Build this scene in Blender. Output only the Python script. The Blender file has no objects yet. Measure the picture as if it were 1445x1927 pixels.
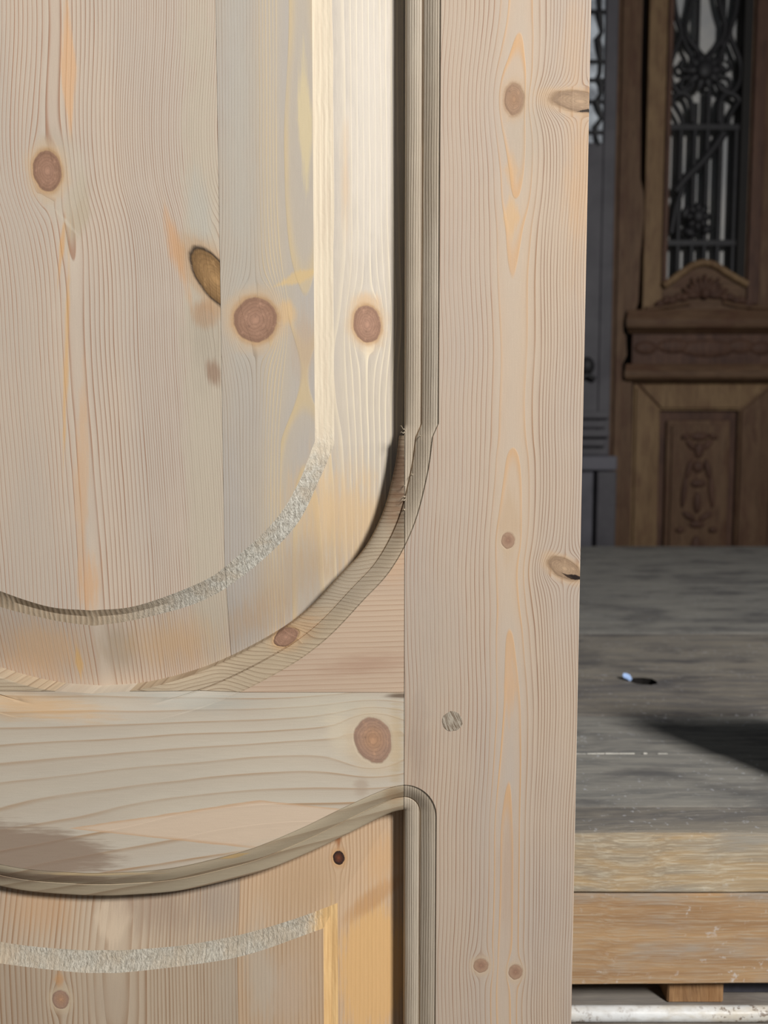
import bpy, bmesh, math, random
from mathutils import Vector, Matrix
C = bpy.context.scene.collection
R_ = random.Random(5)
# ------------------------------------------------------------------ camera, light, exposure
F_PX, CX, CY = 1447.0, 722.5, 963.5
CAM_Z, PITCH = 1.12, math.atan(1447.0 / 18865.0)
cam = bpy.data.cameras.new('camera'); cam_o = bpy.data.objects.new('camera', cam); C.objects.link(cam_o)
cam_o.location = (0, 0, CAM_Z); cam_o.rotation_euler = (math.pi / 2 - PITCH, 0, 0)
cam.sensor_fit = 'VERTICAL'; cam.sensor_height = 36; cam.sensor_width = 27
cam.lens = F_PX / 1927 * 36; cam.clip_start = 0.02
cam.dof.use_dof = True; cam.dof.focus_distance = 0.503; cam.dof.aperture_fstop = 7.2
bpy.context.scene.camera = cam_o
w = bpy.data.worlds.new('world'); bpy.context.scene.world = w; w.use_nodes = True
w.node_tree.nodes['Background'].inputs[0].default_value = (0.80, 0.90, 1.0, 1)
w.node_tree.nodes['Background'].inputs[1].default_value = 0.10
AZ, EL, LD = math.radians(42), math.radians(32), 2.5
la = bpy.data.lights.new('window_light', 'AREA'); la.shape = 'RECTANGLE'; la.size = 0.42; la.size_y = 0.55
la.energy = 94; la.color = (1.0, 0.993, 0.98)
lo = bpy.data.objects.new('window_light', la); C.objects.link(lo)
ldir = Vector((math.sin(AZ) * math.cos(EL), -math.cos(AZ) * math.cos(EL), math.sin(EL)))
lo.location = Vector((0.05, 0.5, 1.1)) + ldir * LD
lo.rotation_euler = ldir.to_track_quat('Z', 'Y').to_euler()
vs = bpy.context.scene.view_settings
bpy.context.scene.display_settings.display_device = 'sRGB'
vs.view_transform = 'Standard'; vs.look = 'None'; vs.gamma = 1; vs.use_curve_mapping = False; vs.exposure = 0.0

# ------------------------------------------------------------------ measuring: where the ray of a photograph pixel meets depth Y
def W(px, py, Y):
    a = (px - CX) / F_PX; b = -(py - CY) / F_PX
    s, c = math.sin(PITCH), math.cos(PITCH)
    dy = c + b * s; dz = -s + b * c
    t = Y / dy
    return (a * t, CAM_Z + dz * t)
def WH(px, py, z):                       # meets the horizontal plane z
    a = (px - CX) / F_PX; b = -(py - CY) / F_PX
    s, c = math.sin(PITCH), math.cos(PITCH)
    dy = c + b * s; dz = -s + b * c
    t = (z - CAM_Z) / dz
    return (a * t, dy * t)
Y0 = 0.5                                 # front face of the pine door
MM = (W(722.5 + 100, 963.5, Y0)[0]) / 100 * 1000   # millimetres per pixel at the door

# ------------------------------------------------------------------ node expression helpers
def lin(c):
    def f(v):
        v /= 255.0
        return v / 12.92 if v <= 0.04045 else ((v + 0.055) / 1.055) ** 2.4
    return tuple(f(v) for v in c) + (1.0,)
class G:
    def __init__(s, nt): s.nt = nt
    def new(s, t): return s.nt.nodes.new(t)
    def put(s, sock, v):
        if isinstance(v, E): s.nt.links.new(v.s, sock)
        elif v is not None: sock.default_value = v
    def m(s, op, a, b=None, c=None, clamp=False):
        n = s.new('ShaderNodeMath'); n.operation = op; n.use_clamp = clamp
        s.put(n.inputs[0], a)
        if b is not None: s.put(n.inputs[1], b)
        if c is not None: s.put(n.inputs[2], c)
        return E(s, n.outputs[0])
    def sstep(s, x, a, b, lo_=0.0, hi=1.0):
        n = s.new('ShaderNodeMapRange'); n.interpolation_type = 'SMOOTHSTEP'
        for i, v in enumerate((x, a, b, lo_, hi)): s.put(n.inputs[i], v)
        return E(s, n.outputs[0])
    def noise(s, x, y, z=0.0, detail=2.0, rough=0.5, scale=1.0):
        cv = s.new('ShaderNodeCombineXYZ')
        s.put(cv.inputs[0], x); s.put(cv.inputs[1], y); s.put(cv.inputs[2], z)
        n = s.new('ShaderNodeTexNoise'); n.inputs['Scale'].default_value = scale
        n.inputs['Detail'].default_value = detail; n.inputs['Roughness'].default_value = rough
        s.nt.links.new(cv.outputs[0], n.inputs['Vector'])
        return E(s, n.outputs['Fac'])
    def white(s, x):
        n = s.new('ShaderNodeTexWhiteNoise'); n.noise_dimensions = '1D'; s.put(n.inputs['W'], x)
        return E(s, n.outputs['Value'])
    def mix(s, f, a, b, mode='MIX'):
        n = s.new('ShaderNodeMix'); n.data_type = 'RGBA'; n.blend_type = mode
        s.put(n.inputs[0], f); s.put(n.inputs[6], a); s.put(n.inputs[7], b)
        return E(s, n.outputs[2])
    def curve(s, x, pts, x0, x1, ymax):
        """1-D function through pts (x, y)"""
        t = (x - x0) * (1.0 / (x1 - x0))
        n = s.new('ShaderNodeFloatCurve'); s.put(n.inputs['Value'], t)
        cu = n.mapping.curves[0]
        q = sorted([((p[0] - x0) / (x1 - x0), p[1] / ymax) for p in pts])
        cu.points[0].location = q[0]; cu.points[1].location = q[-1]
        for p in q[1:-1]: cu.points.new(*p)
        n.mapping.update()
        return E(s, n.outputs[0]) * ymax
class E:
    def __init__(s, g, sock): s.g = g; s.s = sock
    def __add__(s, o): return s.g.m('ADD', s, o)
    __radd__ = __add__
    def __sub__(s, o): return s.g.m('SUBTRACT', s, o)
    def __rsub__(s, o): return s.g.m('SUBTRACT', o, s)
    def __mul__(s, o): return s.g.m('MULTIPLY', s, o)
    __rmul__ = __mul__
    def __truediv__(s, o): return s.g.m('DIVIDE', s, o)
    def __rtruediv__(s, o): return s.g.m('DIVIDE', o, s)
def sqrt(a): return a.g.m('SQRT', a)
def mx(a, b): return a.g.m('MAXIMUM', a, b)
def mn(a, b): return a.g.m('MINIMUM', a, b)
def fract(a): return a.g.m('FRACT', a)
def floor_(a): return a.g.m('FLOOR', a)
def ab(a): return a.g.m('ABSOLUTE', a)
def start(name):
    m = bpy.data.materials.new(name); m.use_nodes = True
    nt = m.node_tree; nt.nodes.clear(); g = G(nt)
    out = g.new('ShaderNodeOutputMaterial'); b = g.new('ShaderNodeBsdfPrincipled')
    nt.links.new(b.outputs[0], out.inputs[0])
    tc = g.new('ShaderNodeTexCoord'); sp = g.new('ShaderNodeSeparateXYZ')
    nt.links.new(tc.outputs['Object'], sp.inputs[0])
    x, y, z = (E(g, sp.outputs[i]) * 1000.0 for i in range(3))
    return m, g, b, x, y, z
def finish(g, b, col, height, rough=0.6, strength=0.5, dist=0.0006, spec=0.25):
    g.put(b.inputs['Base Color'], col); g.put(b.inputs['Roughness'], rough)
    b.inputs['Specular IOR Level'].default_value = spec
    if height is not None:
        n = g.new('ShaderNodeBump'); n.inputs['Strength'].default_value = strength
        n.inputs['Distance'].default_value = dist
        g.put(n.inputs['Height'], height)
        g.nt.links.new(n.outputs[0], b.inputs['Normal'])

def K(px, py, depth=0.0):                # photograph pixel -> millimetres on the door (X, Z)
    a = W(px, py, Y0 + depth); return a[0] * 1000, a[1] * 1000

def ellipse(g, x, z, cx, cz, rx, rz, ang):
    """normalised radius of a turned ellipse; p is the offset across x"""
    p, q = x - cx, z - cz
    if ang:
        c, s = math.cos(ang), math.sin(ang)
        p2, q2 = p * c + q * s, q * c - p * s
    else: p2, q2 = p, q
    p2 = p2 * (1.0 / rx); q2 = q2 * (1.0 / rz)
    return p, q, p2, q2

def pine(name, horiz=False, rings=None, knots=(), patches=(), early=(196, 178, 157), early2=(186, 174, 160),
         late=(160, 126, 100), late_fn=None, contrast=0.8, seed=0.0, bump=0.28, width=(0.58, 0.93), fiber=0.10, post=()):
    m, g, b, x, y, z = start(name)
    xr, zr = x, z
    u, v = (z, x) if horiz else (x, z)
    # the grain flows round every knot
    kd = []
    uw = u
    for k in knots:
        (px, py), (rx, rz), ang, kind, flow = k
        cx, cz = K(px, py); rx *= MM; rz *= MM
        p, q, p2, q2 = ellipse(g, x, z, cx, cz, rx, rz, ang)
        rho = sqrt(p2 * p2 + q2 * q2)
        across, along = (q, p) if horiz else (p, q)
        ra, rl = (rz, rx) if horiz else (rx, rz)
        f2 = (across * (1 / ra)) * (across * (1 / ra)) + (along * (0.62 / rl)) * (along * (0.62 / rl))
        fm = mx(f2, 1.0)
        uw = uw - across * (flow / 1.0) / (fm * sqrt(sqrt(fm)))
        kd.append((rho, p2, q2, kind))
    slow = g.noise(u * 0.018, v * 0.0045, seed, 2.0)
    wob = g.noise(u * 0.10, v * 0.012, seed + 3.3, 2.0) - 0.5
    uw = uw + wob * 1.6
    R = rings(g, uw, v) + (slow - 0.5) * 1.2
    fr = fract(R); rid = floor_(R)
    rnd = g.white(rid + seed * 7.0)
    line = g.sstep(fr, width[0], width[1]) * g.sstep(fr, 0.955, 1.0, 1.0, 0.0)
    fib = g.noise(u * 2.6, v * 0.06, seed, 3.0, 0.65)
    fine = g.noise(u * 5.0, v * 0.9, seed + 9.0, 2.0, 0.6)
    base = g.mix(g.sstep(slow, 0.32, 0.68), lin(early), lin(early2))
    lam = line * (rnd * 0.6 + 0.5) * contrast * g.sstep(g.noise(u * 0.04, v * 0.02, seed + 5.0, 2.0), 0.25, 0.6, 0.55, 1.0)
    lc = late_fn(g, u, v) if late_fn else lin(late)
    base = g.mix(g.sstep(fr, 0.0, 0.75, 0.0, 0.14), base, lc)
    col = g.mix(lam, base, lc)
    # stains, streaks and pale lenses with a shape of their own
    edge = g.noise(u * 0.55, v * 0.035, seed + 1.0, 3.0, 0.65) - 0.5
    edge2 = g.noise(u * 0.05, v * 0.03, seed + 2.0, 2.0, 0.6) - 0.5
    def stain(col, pt):
        (px, py), (rx, rz), ang, shape, colr, amt, soft = pt
        cx, cz = K(px, py)
        p, q, p2, q2 = ellipse(g, x, z, cx, cz, rx * MM, rz * MM, ang)
        rho = sqrt(p2 * p2 + q2 * q2) if shape == 'e' else sqrt(p2 * p2 + 0.04) + ab(q2) - 0.1
        if shape == 'l': rho = ab(p2) + ab(q2) + edge * 0.10
        else: rho = rho + edge * (0.6 + soft) + edge2 * min(0.9, soft * 1.3)
        return g.mix(g.sstep(rho, 1.0 - soft, 1.0 + soft * 0.35, amt, 0.0), col, lin(colr))
    for pt in patches: col = stain(col, pt)
    hgt = lam * 0.55 + fib * 0.20 + fine * 0.22
    for rho, p2, q2, kind in kd:
        n1 = g.noise(p2 * 1.1, q2 * 1.1, seed + 4.0, 3.0, 0.6) - 0.5
        n2 = g.noise(p2 * 3.2, q2 * 3.2, seed + 6.0, 4.0, 0.7)
        rr = rho + n1 * 0.30
        core, rim, halo, edgec = KNOT[kind]
        ring = fract(rr * 6.5 + n2 * 0.7)
        kc = g.mix(g.sstep(rr, 0.0, 0.95), lin(core), lin(rim))
        kc = g.mix(g.sstep(ring, 0.5, 0.95, 0.0, 0.22), kc, lin([c * 0.68 for c in rim]))
        kc = g.mix(g.sstep(n2, 0.5, 0.78, 0.0, 0.5), kc, lin([min(255, c * 1.18 + 6) for c in core]))
        kc = g.mix(g.sstep(n2, 0.24, 0.44, 0.45, 0.0), kc, lin([c * 0.62 for c in rim]))
        kc = g.mix(g.sstep(rho, 0.06, 0.2, 0.5, 0.0), kc, lin([min(255, c * 1.15) for c in core]))
        kc = g.mix(g.sstep(rr, 0.72, 0.98, 0.0, 0.30), kc, lin([c * 0.72 for c in rim]))
        col = g.mix(g.sstep(rr + n1 * 0.5, 1.0, 1.9, 0.6, 0.0), col, lin(halo))
        if edgec:
            ea, ew = (0.95, 1.20) if kind == 'loose' else (0.75, 1.3)
            col = g.mix(g.sstep(rr, 1.0, ew, ea, 0.0) * g.sstep(n2, 0.25, 0.5, 0.5, 1.0), col, lin(edgec))
        col = g.mix(g.sstep(rr, 0.93, 1.04, 1.0, 0.0), col, kc)
        hgt = hgt + g.sstep(ab(rr - 1.0), 0.0, 0.12, -0.35, 0.0)
    for pt in post: col = stain(col, pt)
    shade = (fib - 0.5) * fiber * 2 + (fine - 0.5) * 0.12 + 1.0
    col = g.mix(1.0, col, g_col(g, shade), 'MULTIPLY')
    finish(g, b, col, hgt, 0.62, bump, 0.0007, 0.2)
    return m
def g_col(g, v):
    n = g.new('ShaderNodeCombineColor')
    for i in range(3): g.put(n.inputs[i], v)
    return E(g, n.outputs[0])
#          core            rim              halo            outline
KNOT = {
 'red':   ((168, 130, 108), (156, 120, 98), (206, 174, 136), (186, 148, 108)),
 'mauve': ((178, 138, 108), (168, 136, 116), (208, 186, 156), None),
 'tan':   ((160, 126, 98),  (164, 132, 106), (194, 164, 132), (158, 126, 98)),
 'loose': ((166, 130, 88),  (138, 106, 70),  (190, 150, 108), (44, 34, 28)),
 'dark':  ((110, 62, 42),   (50, 38, 34),    (190, 144, 98),  (204, 162, 118)),
 'side':  ((174, 146, 118), (160, 132, 106), (200, 166, 128), (140, 112, 86)),
 'small': ((150, 116, 96),  (172, 140, 116), (196, 172, 144), None),
}

# ------------------------------------------------------------------ simple materials for the rest of the place
def old_wood(name, cols, axis='x', freq=(0.02, 0.5), dirt=(60, 50, 42), dirt_amt=0.5, flecks=None, bump=0.6, seed=0.0, rough=0.65):
    """worn timber: streaks along one axis, blotchy dirt, optional pale flecks"""
    m, g, b, x, y, z = start(name)
    oi = g.new('ShaderNodeObjectInfo'); rnd = E(g, oi.outputs['Random']) * 40.0
    if axis == 'x': a, c, d = x, y, z
    elif axis == 'z': a, c, d = z, x, y
    else: a, c, d = y, x, z
    warp = (g.noise(a * 0.006, c * 0.01, rnd + seed, 2.0) - 0.5) * 40.0
    c2 = c + warp; d2 = d + warp * 0.5
    s1 = g.noise(a * freq[0] * 0.5, c2 * freq[1] * 0.25, d2 * freq[1] * 0.25 + rnd, 4.0, 0.6)
    s2 = g.noise(a * freq[0] * 2.0, c2 * freq[1] * 1.6, d2 * freq[1] * 1.6 + rnd, 3.0, 0.65)
    col = g.mix(g.sstep(s1, 0.33, 0.68), lin(cols[0]), lin(cols[1]))
    col = g.mix(g.sstep(s2, 0.42, 0.75, 0.0, 0.75), col, lin(cols[2]))
    bl = g.noise(a * 0.008, c * 0.02, d * 0.02 + rnd + 3.0, 4.0, 0.6)
    col = g.mix(g.sstep(bl, 0.46, 0.66, 0.0, dirt_amt) * g.sstep(s2, 0.25, 0.6, 0.45, 1.0), col, lin(dirt))
    if flecks:
        fl = g.noise(a * 0.16, c * 0.16, d * 0.16 + rnd, 3.0, 0.6)
        fz = g.noise(a * 0.012, c * 0.02, d * 0.02 + rnd, 2.0, 0.5)
        col = g.mix(g.sstep(fl, (flecks + (0.60,))[2], (flecks + (0.60,))[2] + 0.1, 0.0, flecks[1]) * g.sstep(fz, 0.42, 0.6), col, lin(flecks[0]))
    finish(g, b, col, s2 * 0.6 + s1 * 0.4, rough, bump, 0.0015, 0.2)
    return m
def plain(name, c, rough=0.5, metal=0.0, var=0.25, scale=0.02, bump=0.25, c2=None, spec=0.3):
    m, g, b, x, y, z = start(name)
    n = g.noise(x * scale, y * scale, z * scale, 4.0, 0.6)
    col = g.mix(g.sstep(n, 0.35, 0.7, 0.0, 1.0 if c2 else var), lin(c), lin(c2 or [v * 0.5 for v in c]))
    b.inputs['Metallic'].default_value = metal
    finish(g, b, col, n, rough, bump, 0.001, spec)
    return m

# ------------------------------------------------------------------ object helpers
def link(name, bm, mats, parent=None, smooth=None, kind=None, label=None, loc=None):
    bmesh.ops.recalc_face_normals(bm, faces=bm.faces[:]) if False else None
    me = bpy.data.meshes.new(name); bm.to_mesh(me); bm.free()
    for mt in (mats if isinstance(mats, (list, tuple)) else [mats]): me.materials.append(mt)
    if smooth is not None:
        if smooth > 0: me.polygons.foreach_set('use_smooth', [True] * len(me.polygons))
        fl = [p.use_smooth for p in me.polygons]                     # negative angle: keep each face's own flag
        me.set_sharp_from_angle(angle=math.radians(abs(smooth)))
        if smooth < 0: me.polygons.foreach_set('use_smooth', fl)
    o = bpy.data.objects.new(name, me); C.objects.link(o)
    if parent: o.parent = parent
    if loc: o.location = loc
    if kind: o['kind'] = kind
    if label: o['label'] = label
    return o
def thing(name, label, cat, loc=(0, 0, 0), group=None):
    o = bpy.data.objects.new(name, None); C.objects.link(o); o.location = loc; o.empty_display_size = 0.05
    o['label'] = label; o['category'] = cat
    o['kind'] = 'thing'
    if group: o['group'] = group
    return o
def poly_fill(bm, pts, y, mat=0):
    """flat face (X, Z) at depth y, normal towards the camera; any simple outline"""
    vsx = [bm.verts.new((p[0], y, p[1])) for p in pts]
    es = [bm.edges.new((vsx[i], vsx[(i + 1) % len(vsx)])) for i in range(len(vsx))]
    r = bmesh.ops.triangle_fill(bm, use_beauty=True, use_dissolve=False, edges=es, normal=(0, -1, 0))
    for f in r['geom']:
        if isinstance(f, bmesh.types.BMFace): f.material_index = mat; f.smooth = False
def solidify_back(bm, yback):
    bmesh.ops.remove_doubles(bm, verts=bm.verts[:], dist=2e-5)
    bmesh.ops.recalc_face_normals(bm, faces=bm.faces[:])
    tot = sum(f.normal.y * f.calc_area() for f in bm.faces)
    if tot > 0: bmesh.ops.reverse_faces(bm, faces=bm.faces[:])
    be = [e for e in bm.edges if e.is_boundary]
    r = bmesh.ops.extrude_edge_only(bm, edges=be)
    nv = [q for q in r['geom'] if isinstance(q, bmesh.types.BMVert)]
    for q in r['geom']:
        if isinstance(q, bmesh.types.BMFace): q.smooth = False
    for q in nv: q.co.y = yback
    ne = [q for q in r['geom'] if isinstance(q, bmesh.types.BMEdge) and q.is_boundary]
    bmesh.ops.triangle_fill(bm, use_beauty=True, use_dissolve=False, edges=ne, normal=(0, 1, 0))
    bmesh.ops.recalc_face_normals(bm, faces=bm.faces[:])
def cut(bm, co, no):
    """keep the side the normal points away from"""
    bmesh.ops.bisect_plane(bm, geom=bm.verts[:] + bm.edges[:] + bm.faces[:], plane_co=co, plane_no=no, clear_outer=True, dist=1e-7)
def catmull(P, n=6):
    out = []
    for i in range(len(P) - 1):
        p0 = Vector(P[max(i - 1, 0)]); p1 = Vector(P[i]); p2 = Vector(P[i + 1]); p3 = Vector(P[min(i + 2, len(P) - 1)])
        if i == 0: p0 = p1 * 2 - p2
        if i == len(P) - 2: p3 = p2 * 2 - p1
        for k in range(n):
            t = k / n
            out.append(0.5 * ((2 * p1) + (p2 - p0) * t + (2 * p0 - 5 * p1 + 4 * p2 - p3) * t * t + (3 * p1 - p0 - 3 * p2 + p3) * t ** 3))
    out.append(Vector(P[-1])); return out
def resample(P, n):
    L = [0.0]
    for i in range(1, len(P)): L.append(L[-1] + (P[i] - P[i - 1]).length)
    out = []; j = 0
    for k in range(n):
        s = L[-1] * k / (n - 1)
        while j < len(P) - 2 and L[j + 1] < s: j += 1
        d = L[j + 1] - L[j]
        out.append(P[j].lerp(P[j + 1], (s - L[j]) / d if d else 0))
    return out
def box(bm, x0, x1, y0, y1, z0, z1, bev=0.0, mat=0, seg=1):
    r = bmesh.ops.create_cube(bm, size=1.0, matrix=Matrix.Translation(((x0 + x1) / 2, (y0 + y1) / 2, (z0 + z1) / 2)) @ Matrix.Diagonal((x1 - x0, y1 - y0, z1 - z0, 1)))
    vv = r['verts']; es = list({e for q in vv for e in q.link_edges})
    fs = {f for q in vv for f in q.link_faces}
    for f in fs: f.material_index = mat
    if bev: bmesh.ops.bevel(bm, geom=es, offset=bev, segments=seg, affect='EDGES', profile=0.6)
def tube(bm, pts, rad, n=8, flat=1.0, cap=True):
    pts = [Vector(p) for p in pts]; rings_ = []
    for i, p in enumerate(pts):
        t = (pts[min(i + 1, len(pts) - 1)] - pts[max(i - 1, 0)]).normalized()
        a = t.cross(Vector((0, 1, 0)))
        if a.length < 1e-4: a = t.cross(Vector((1, 0, 0)))
        a.normalize(); bb = a.cross(t).normalized()
        r = rad[i] if isinstance(rad, (list, tuple)) else rad
        rings_.append([bm.verts.new(p + a * r * math.cos(2 * math.pi * k / n) + bb * r * flat * math.sin(2 * math.pi * k / n)) for k in range(n)])
    for i in range(len(rings_) - 1):
        for k in range(n):
            bm.faces.new((rings_[i][k], rings_[i][(k + 1) % n], rings_[i + 1][(k + 1) % n], rings_[i + 1][k]))
    if cap:
        bm.faces.new(rings_[0][::-1]); bm.faces.new(rings_[-1])
def blob(bm, c, r, seg=10, rot=0.0):
    bmesh.ops.create_uvsphere(bm, u_segments=seg, v_segments=max(5, seg // 2 + 1), radius=1.0,
        matrix=Matrix.Translation(c) @ Matrix.Rotation(rot, 4, 'Y') @ Matrix.Diagonal((r[0], r[1], r[2], 1)))
def prism(bm, outline, y0, y1):
    """outline (X, Z) extruded from y0 (front) to y1"""
    a = [bm.verts.new((p[0], y0, p[1])) for p in outline]; c = [bm.verts.new((p[0], y1, p[1])) for p in outline]
    n = len(outline)
    for i in range(n): bm.faces.new((a[i], a[(i + 1) % n], c[(i + 1) % n], c[i]))
    for lp in (a, c):
        es = [bm.edges.get((lp[i], lp[(i + 1) % n])) for i in range(n)]
        bmesh.ops.triangle_fill(bm, use_beauty=True, use_dissolve=False, edges=es)
    bmesh.ops.recalc_face_normals(bm, faces=bm.faces[:])
def profile_x(bm, prof, x0, x1, ins0=0.0, ins1=0.0):
    """a moulding running along X: prof = [(y, z)...] closed; the ends return by ins * projection"""
    ym = max(p[0] for p in prof)
    a = [bm.verts.new((x0 - (ym - p[0]) * ins0, p[0], p[1])) for p in prof]; c = [bm.verts.new((x1 + (ym - p[0]) * ins1, p[0], p[1])) for p in prof]
    n = len(prof)
    for i in range(n): bm.faces.new((a[i], a[(i + 1) % n], c[(i + 1) % n], c[i]))
    bm.faces.new(a[::-1]); bm.faces.new(c)
    bmesh.ops.recalc_face_normals(bm, faces=bm.faces[:])

# ================================================================== THE ROOM
floor_m = plain('concrete_floor', (120, 116, 110), 0.8, var=0.4, scale=0.006)
wall_m = plain('dark_plaster', (70, 66, 62), 0.9, var=0.5, scale=0.004)
bm = bmesh.new(); box(bm, -3, 3.2, -3.6, 3.4, -0.12, 0.0); o = link('floor', bm, floor_m, kind='structure')
bm = bmesh.new(); box(bm, -3, 3.2, 3.25, 3.4, 0.0, 3.6); o = link('wall_back', bm, wall_m, kind='structure')

# ================================================================== PINE DOOR: shapes
AX = W(171, 1298, Y0)[0]                               # centre line of the door
XS = W(762, 900, Y0)[0]                                # joint between stile and rails
XR = W(1094.5, 963, Y0)[0]                             # outer edge of the stile
ZTOP, ZBOT = 1.86, 0.16
HZ0, HZ1 = 0.0, 1.98
BW = 63 * MM / 1000                                    # width of the moulding
ZR = W(500, 1303.5, Y0)[1]                             # top edge of the cross rail
door = thing('pine_door', 'large stripped knotty pine panelled door with curved mouldings in the foreground', 'door', (0, Y0, 0))
LIPD = 0.010
def P(px, py, d): return Vector((W(px, py, Y0 + d)))
# --- upper opening, right half: lip of the frame from the top down to the centre line
jog_a = W(762, 797, Y0)[1]
up_curve = [P(751, 822, LIPD), P(742.5, 880, LIPD), P(721, 963, LIPD), P(686, 1032, LIPD), P(640, 1083, LIPD), P(573, 1153, LIPD), P(500, 1204, LIPD),
            P(390, 1258, LIPD), P(277, 1290, LIPD), Vector((AX, P(171, 1299, LIPD).y))]
upc = resample(catmull(up_curve, 8), 84)
upc[-1].x = AX
UP = [Vector((XS, ZTOP)), Vector((XS, jog_a + 0.03)), Vector((XS, jog_a))] + upc
def normals(P_, fixed=()):
    N = []
    for i in range(len(P_)):
        t = (P_[min(i + 1, len(P_) - 1)] - P_[max(i - 1, 0)]).normalized()
        N.append(Vector((-t.y, t.x)))
    return N
UPN = normals(UP)
for i in range(len(UP)):
    if i <= 3: UPN[i] = Vector((1, 0))
    elif i <= 8:
        UPN[i] = Vector((1, 0)).lerp(UPN[i], (i - 3) / 6).normalized()
UPN[-1] = Vector((0, -1))
# --- lower opening: lip of the rail from the centre line to the stile, then down the stile
lo_curve = [Vector((AX, P(171, 1685, LIPD).y)), P(235, 1684, LIPD), P(336, 1676, LIPD), P(430, 1656, LIPD), P(507, 1634, LIPD), P(598, 1596, LIPD), P(665, 1563, LIPD),
            P(715, 1538, LIPD), P(740, 1527, LIPD), Vector((XS, P(762, 1523, LIPD).y))]
loc_ = resample(catmull(lo_curve, 8), 56); loc_[0].x = AX; loc_[-1] = Vector((XS, loc_[-1].y))
LON = [Vector((-n.x, -n.y)) for n in normals(loc_)]
LON = [(n if n.y > 0 else -n) for n in LON]; LON[0] = Vector((0, 1))
for i in range(len(loc_)):                             # flatten towards the stile so the outer edge runs in level
    k = max(0.0, (i - 42) / 13.0); LON[i] = LON[i].lerp(Vector((0, 1)), min(1, k)).normalized()
LO = list(loc_)
for k in range(1, 15):
    a = math.pi / 2 * (1 - k / 14); LO.append(Vector((XS, loc_[-1].y))); LON.append(Vector((math.cos(a), math.sin(a))))
LO.append(Vector((XS, loc_[-1].y - 0.05))); LON.append(Vector((1, 0)))
LO.append(Vector((XS, ZBOT))); LON.append(Vector((1, 0)))

def profile_pts():
    pr = []
    for k in range(8):
        a = math.pi / 2 * k / 7; pr.append((0.0103 * (1 - math.cos(a)) / 1.0, 0.0100 - 0.0046 * math.sin(a)))
    pr += [(0.0105, 0.0070), (0.0111, 0.0070)]
    for k in range(8):
        q = k / 7; pr.append((0.0113 + 0.0095 * q, 0.0056 - 0.0046 * (0.42 * q + 0.58 * math.sin(math.pi / 2 * q))))
    pr += [(BW - 0.0006, 0.0010), (BW, 0.0)]
    return pr
PROF = profile_pts()
def sweep(lip, nrm, flat, fd=0.0026):
    """strip of the moulding along a lip; flat(i) blends to a plain shallow slope. Returns a bmesh and its outer edge"""
    bm = bmesh.new(); rows = []
    for i, (p, n) in enumerate(zip(lip, nrm)):
        k = flat(i); row = []
        for t, d in PROF:
            d2 = d * (1 - k) + k * fd * (0.5 + 0.5 * math.cos(math.pi * t / BW))
            row.append(bm.verts.new((p.x + n.x * t, d2, p.y + n.y * t)))
        rows.append(row)
    for i in range(len(rows) - 1):
        for j in range(len(PROF) - 1):
            q = [rows[i][j], rows[i + 1][j], rows[i + 1][j + 1], rows[i][j + 1]]
            if (q[0].co - q[1].co).length < 1e-7: q.pop(1)
            try:
                f = bm.faces.new(q); f.material_index = 1; f.smooth = True
            except ValueError: pass
    return bm, [Vector((lip[i].x + nrm[i].x * BW, lip[i].y + nrm[i].y * BW)) for i in range(len(lip))]
XF0, XF1 = W(270, 1290, Y0)[0], W(440, 1270, Y0)[0]
def flat_up(i):
    k = (XF1 - UP[i].x) / (XF1 - XF0); k = min(1, max(0, k)); return k * k * (3 - 2 * k)
def flat_lo(i):                                        # the rail's lower edge is worn softer than the stile's
    k = (XS - 0.004 - LO[i].x) / 0.03; k = min(1, max(0, k)); return 0.55 * k * k * (3 - 2 * k)
_, UPO = sweep(UP, UPN, flat_up); _.free()
_, LOO = sweep(LO, LON, flat_lo, 0.0096); _.free()
def merge(dst, src):
    me = bpy.data.meshes.new('tmp'); src.to_mesh(me); src.free(); dst.from_mesh(me); bpy.data.meshes.remove(me)
def cross(Pl, axis, val):
    """points of polyline before / after crossing coordinate = val, with the crossing point itself"""
    for i in range(len(Pl) - 1):
        a, c = Pl[i][axis] - val, Pl[i + 1][axis] - val
        if a * c <= 0 and a != c:
            return i, Pl[i].lerp(Pl[i + 1], a / (a - c))
GAP = 0.00034
# --- right stile
def stile_bm():
    bm = bmesh.new()
    s, _ = sweep(UP, UPN, flat_up); cut(s, (XS, 0, 0), (-1, 0, 0)); merge(bm, s)
    s, _ = sweep(LO, LON, flat_lo, 0.0096); cut(s, (XS, 0, 0), (-1, 0, 0)); merge(bm, s)
    iu, cu = cross(UPO, 0, XS)
    il, cl = cross(LOO, 0, XS)
    pts = [Vector((XS, HZ1)), Vector((XS, ZTOP))] + UPO[:iu + 1] + [cu] + [cl] + LOO[il + 1:] + [Vector((XS, ZBOT)), Vector((XS, HZ0))]
    e = 0.0009
    n = 60                                               # slightly worn, uneven outer edge
    rg = random.Random(3)
    right = [Vector((XR - e + rg.uniform(-.00022, .00022), HZ0 + (HZ1 - HZ0) * k / n)) for k in range(n + 1)]
    clean = []
    for p in pts + right:
        if not clean or (p - clean[-1]).length > 1e-6: clean.append(p)
    poly_fill(bm, clean, 0.0)
    # eased edge
    for i in range(n):
        a, c = right[i], right[i + 1]
        q = [bm.verts.new((a.x, 0, a.y)), bm.verts.new((c.x, 0, c.y)), bm.verts.new((XR, 0.0013, c.y)), bm.verts.new((XR, 0.0013, a.y))]
        bm.faces.new(q)
    solidify_back(bm, 0.036)
    return bm
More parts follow.
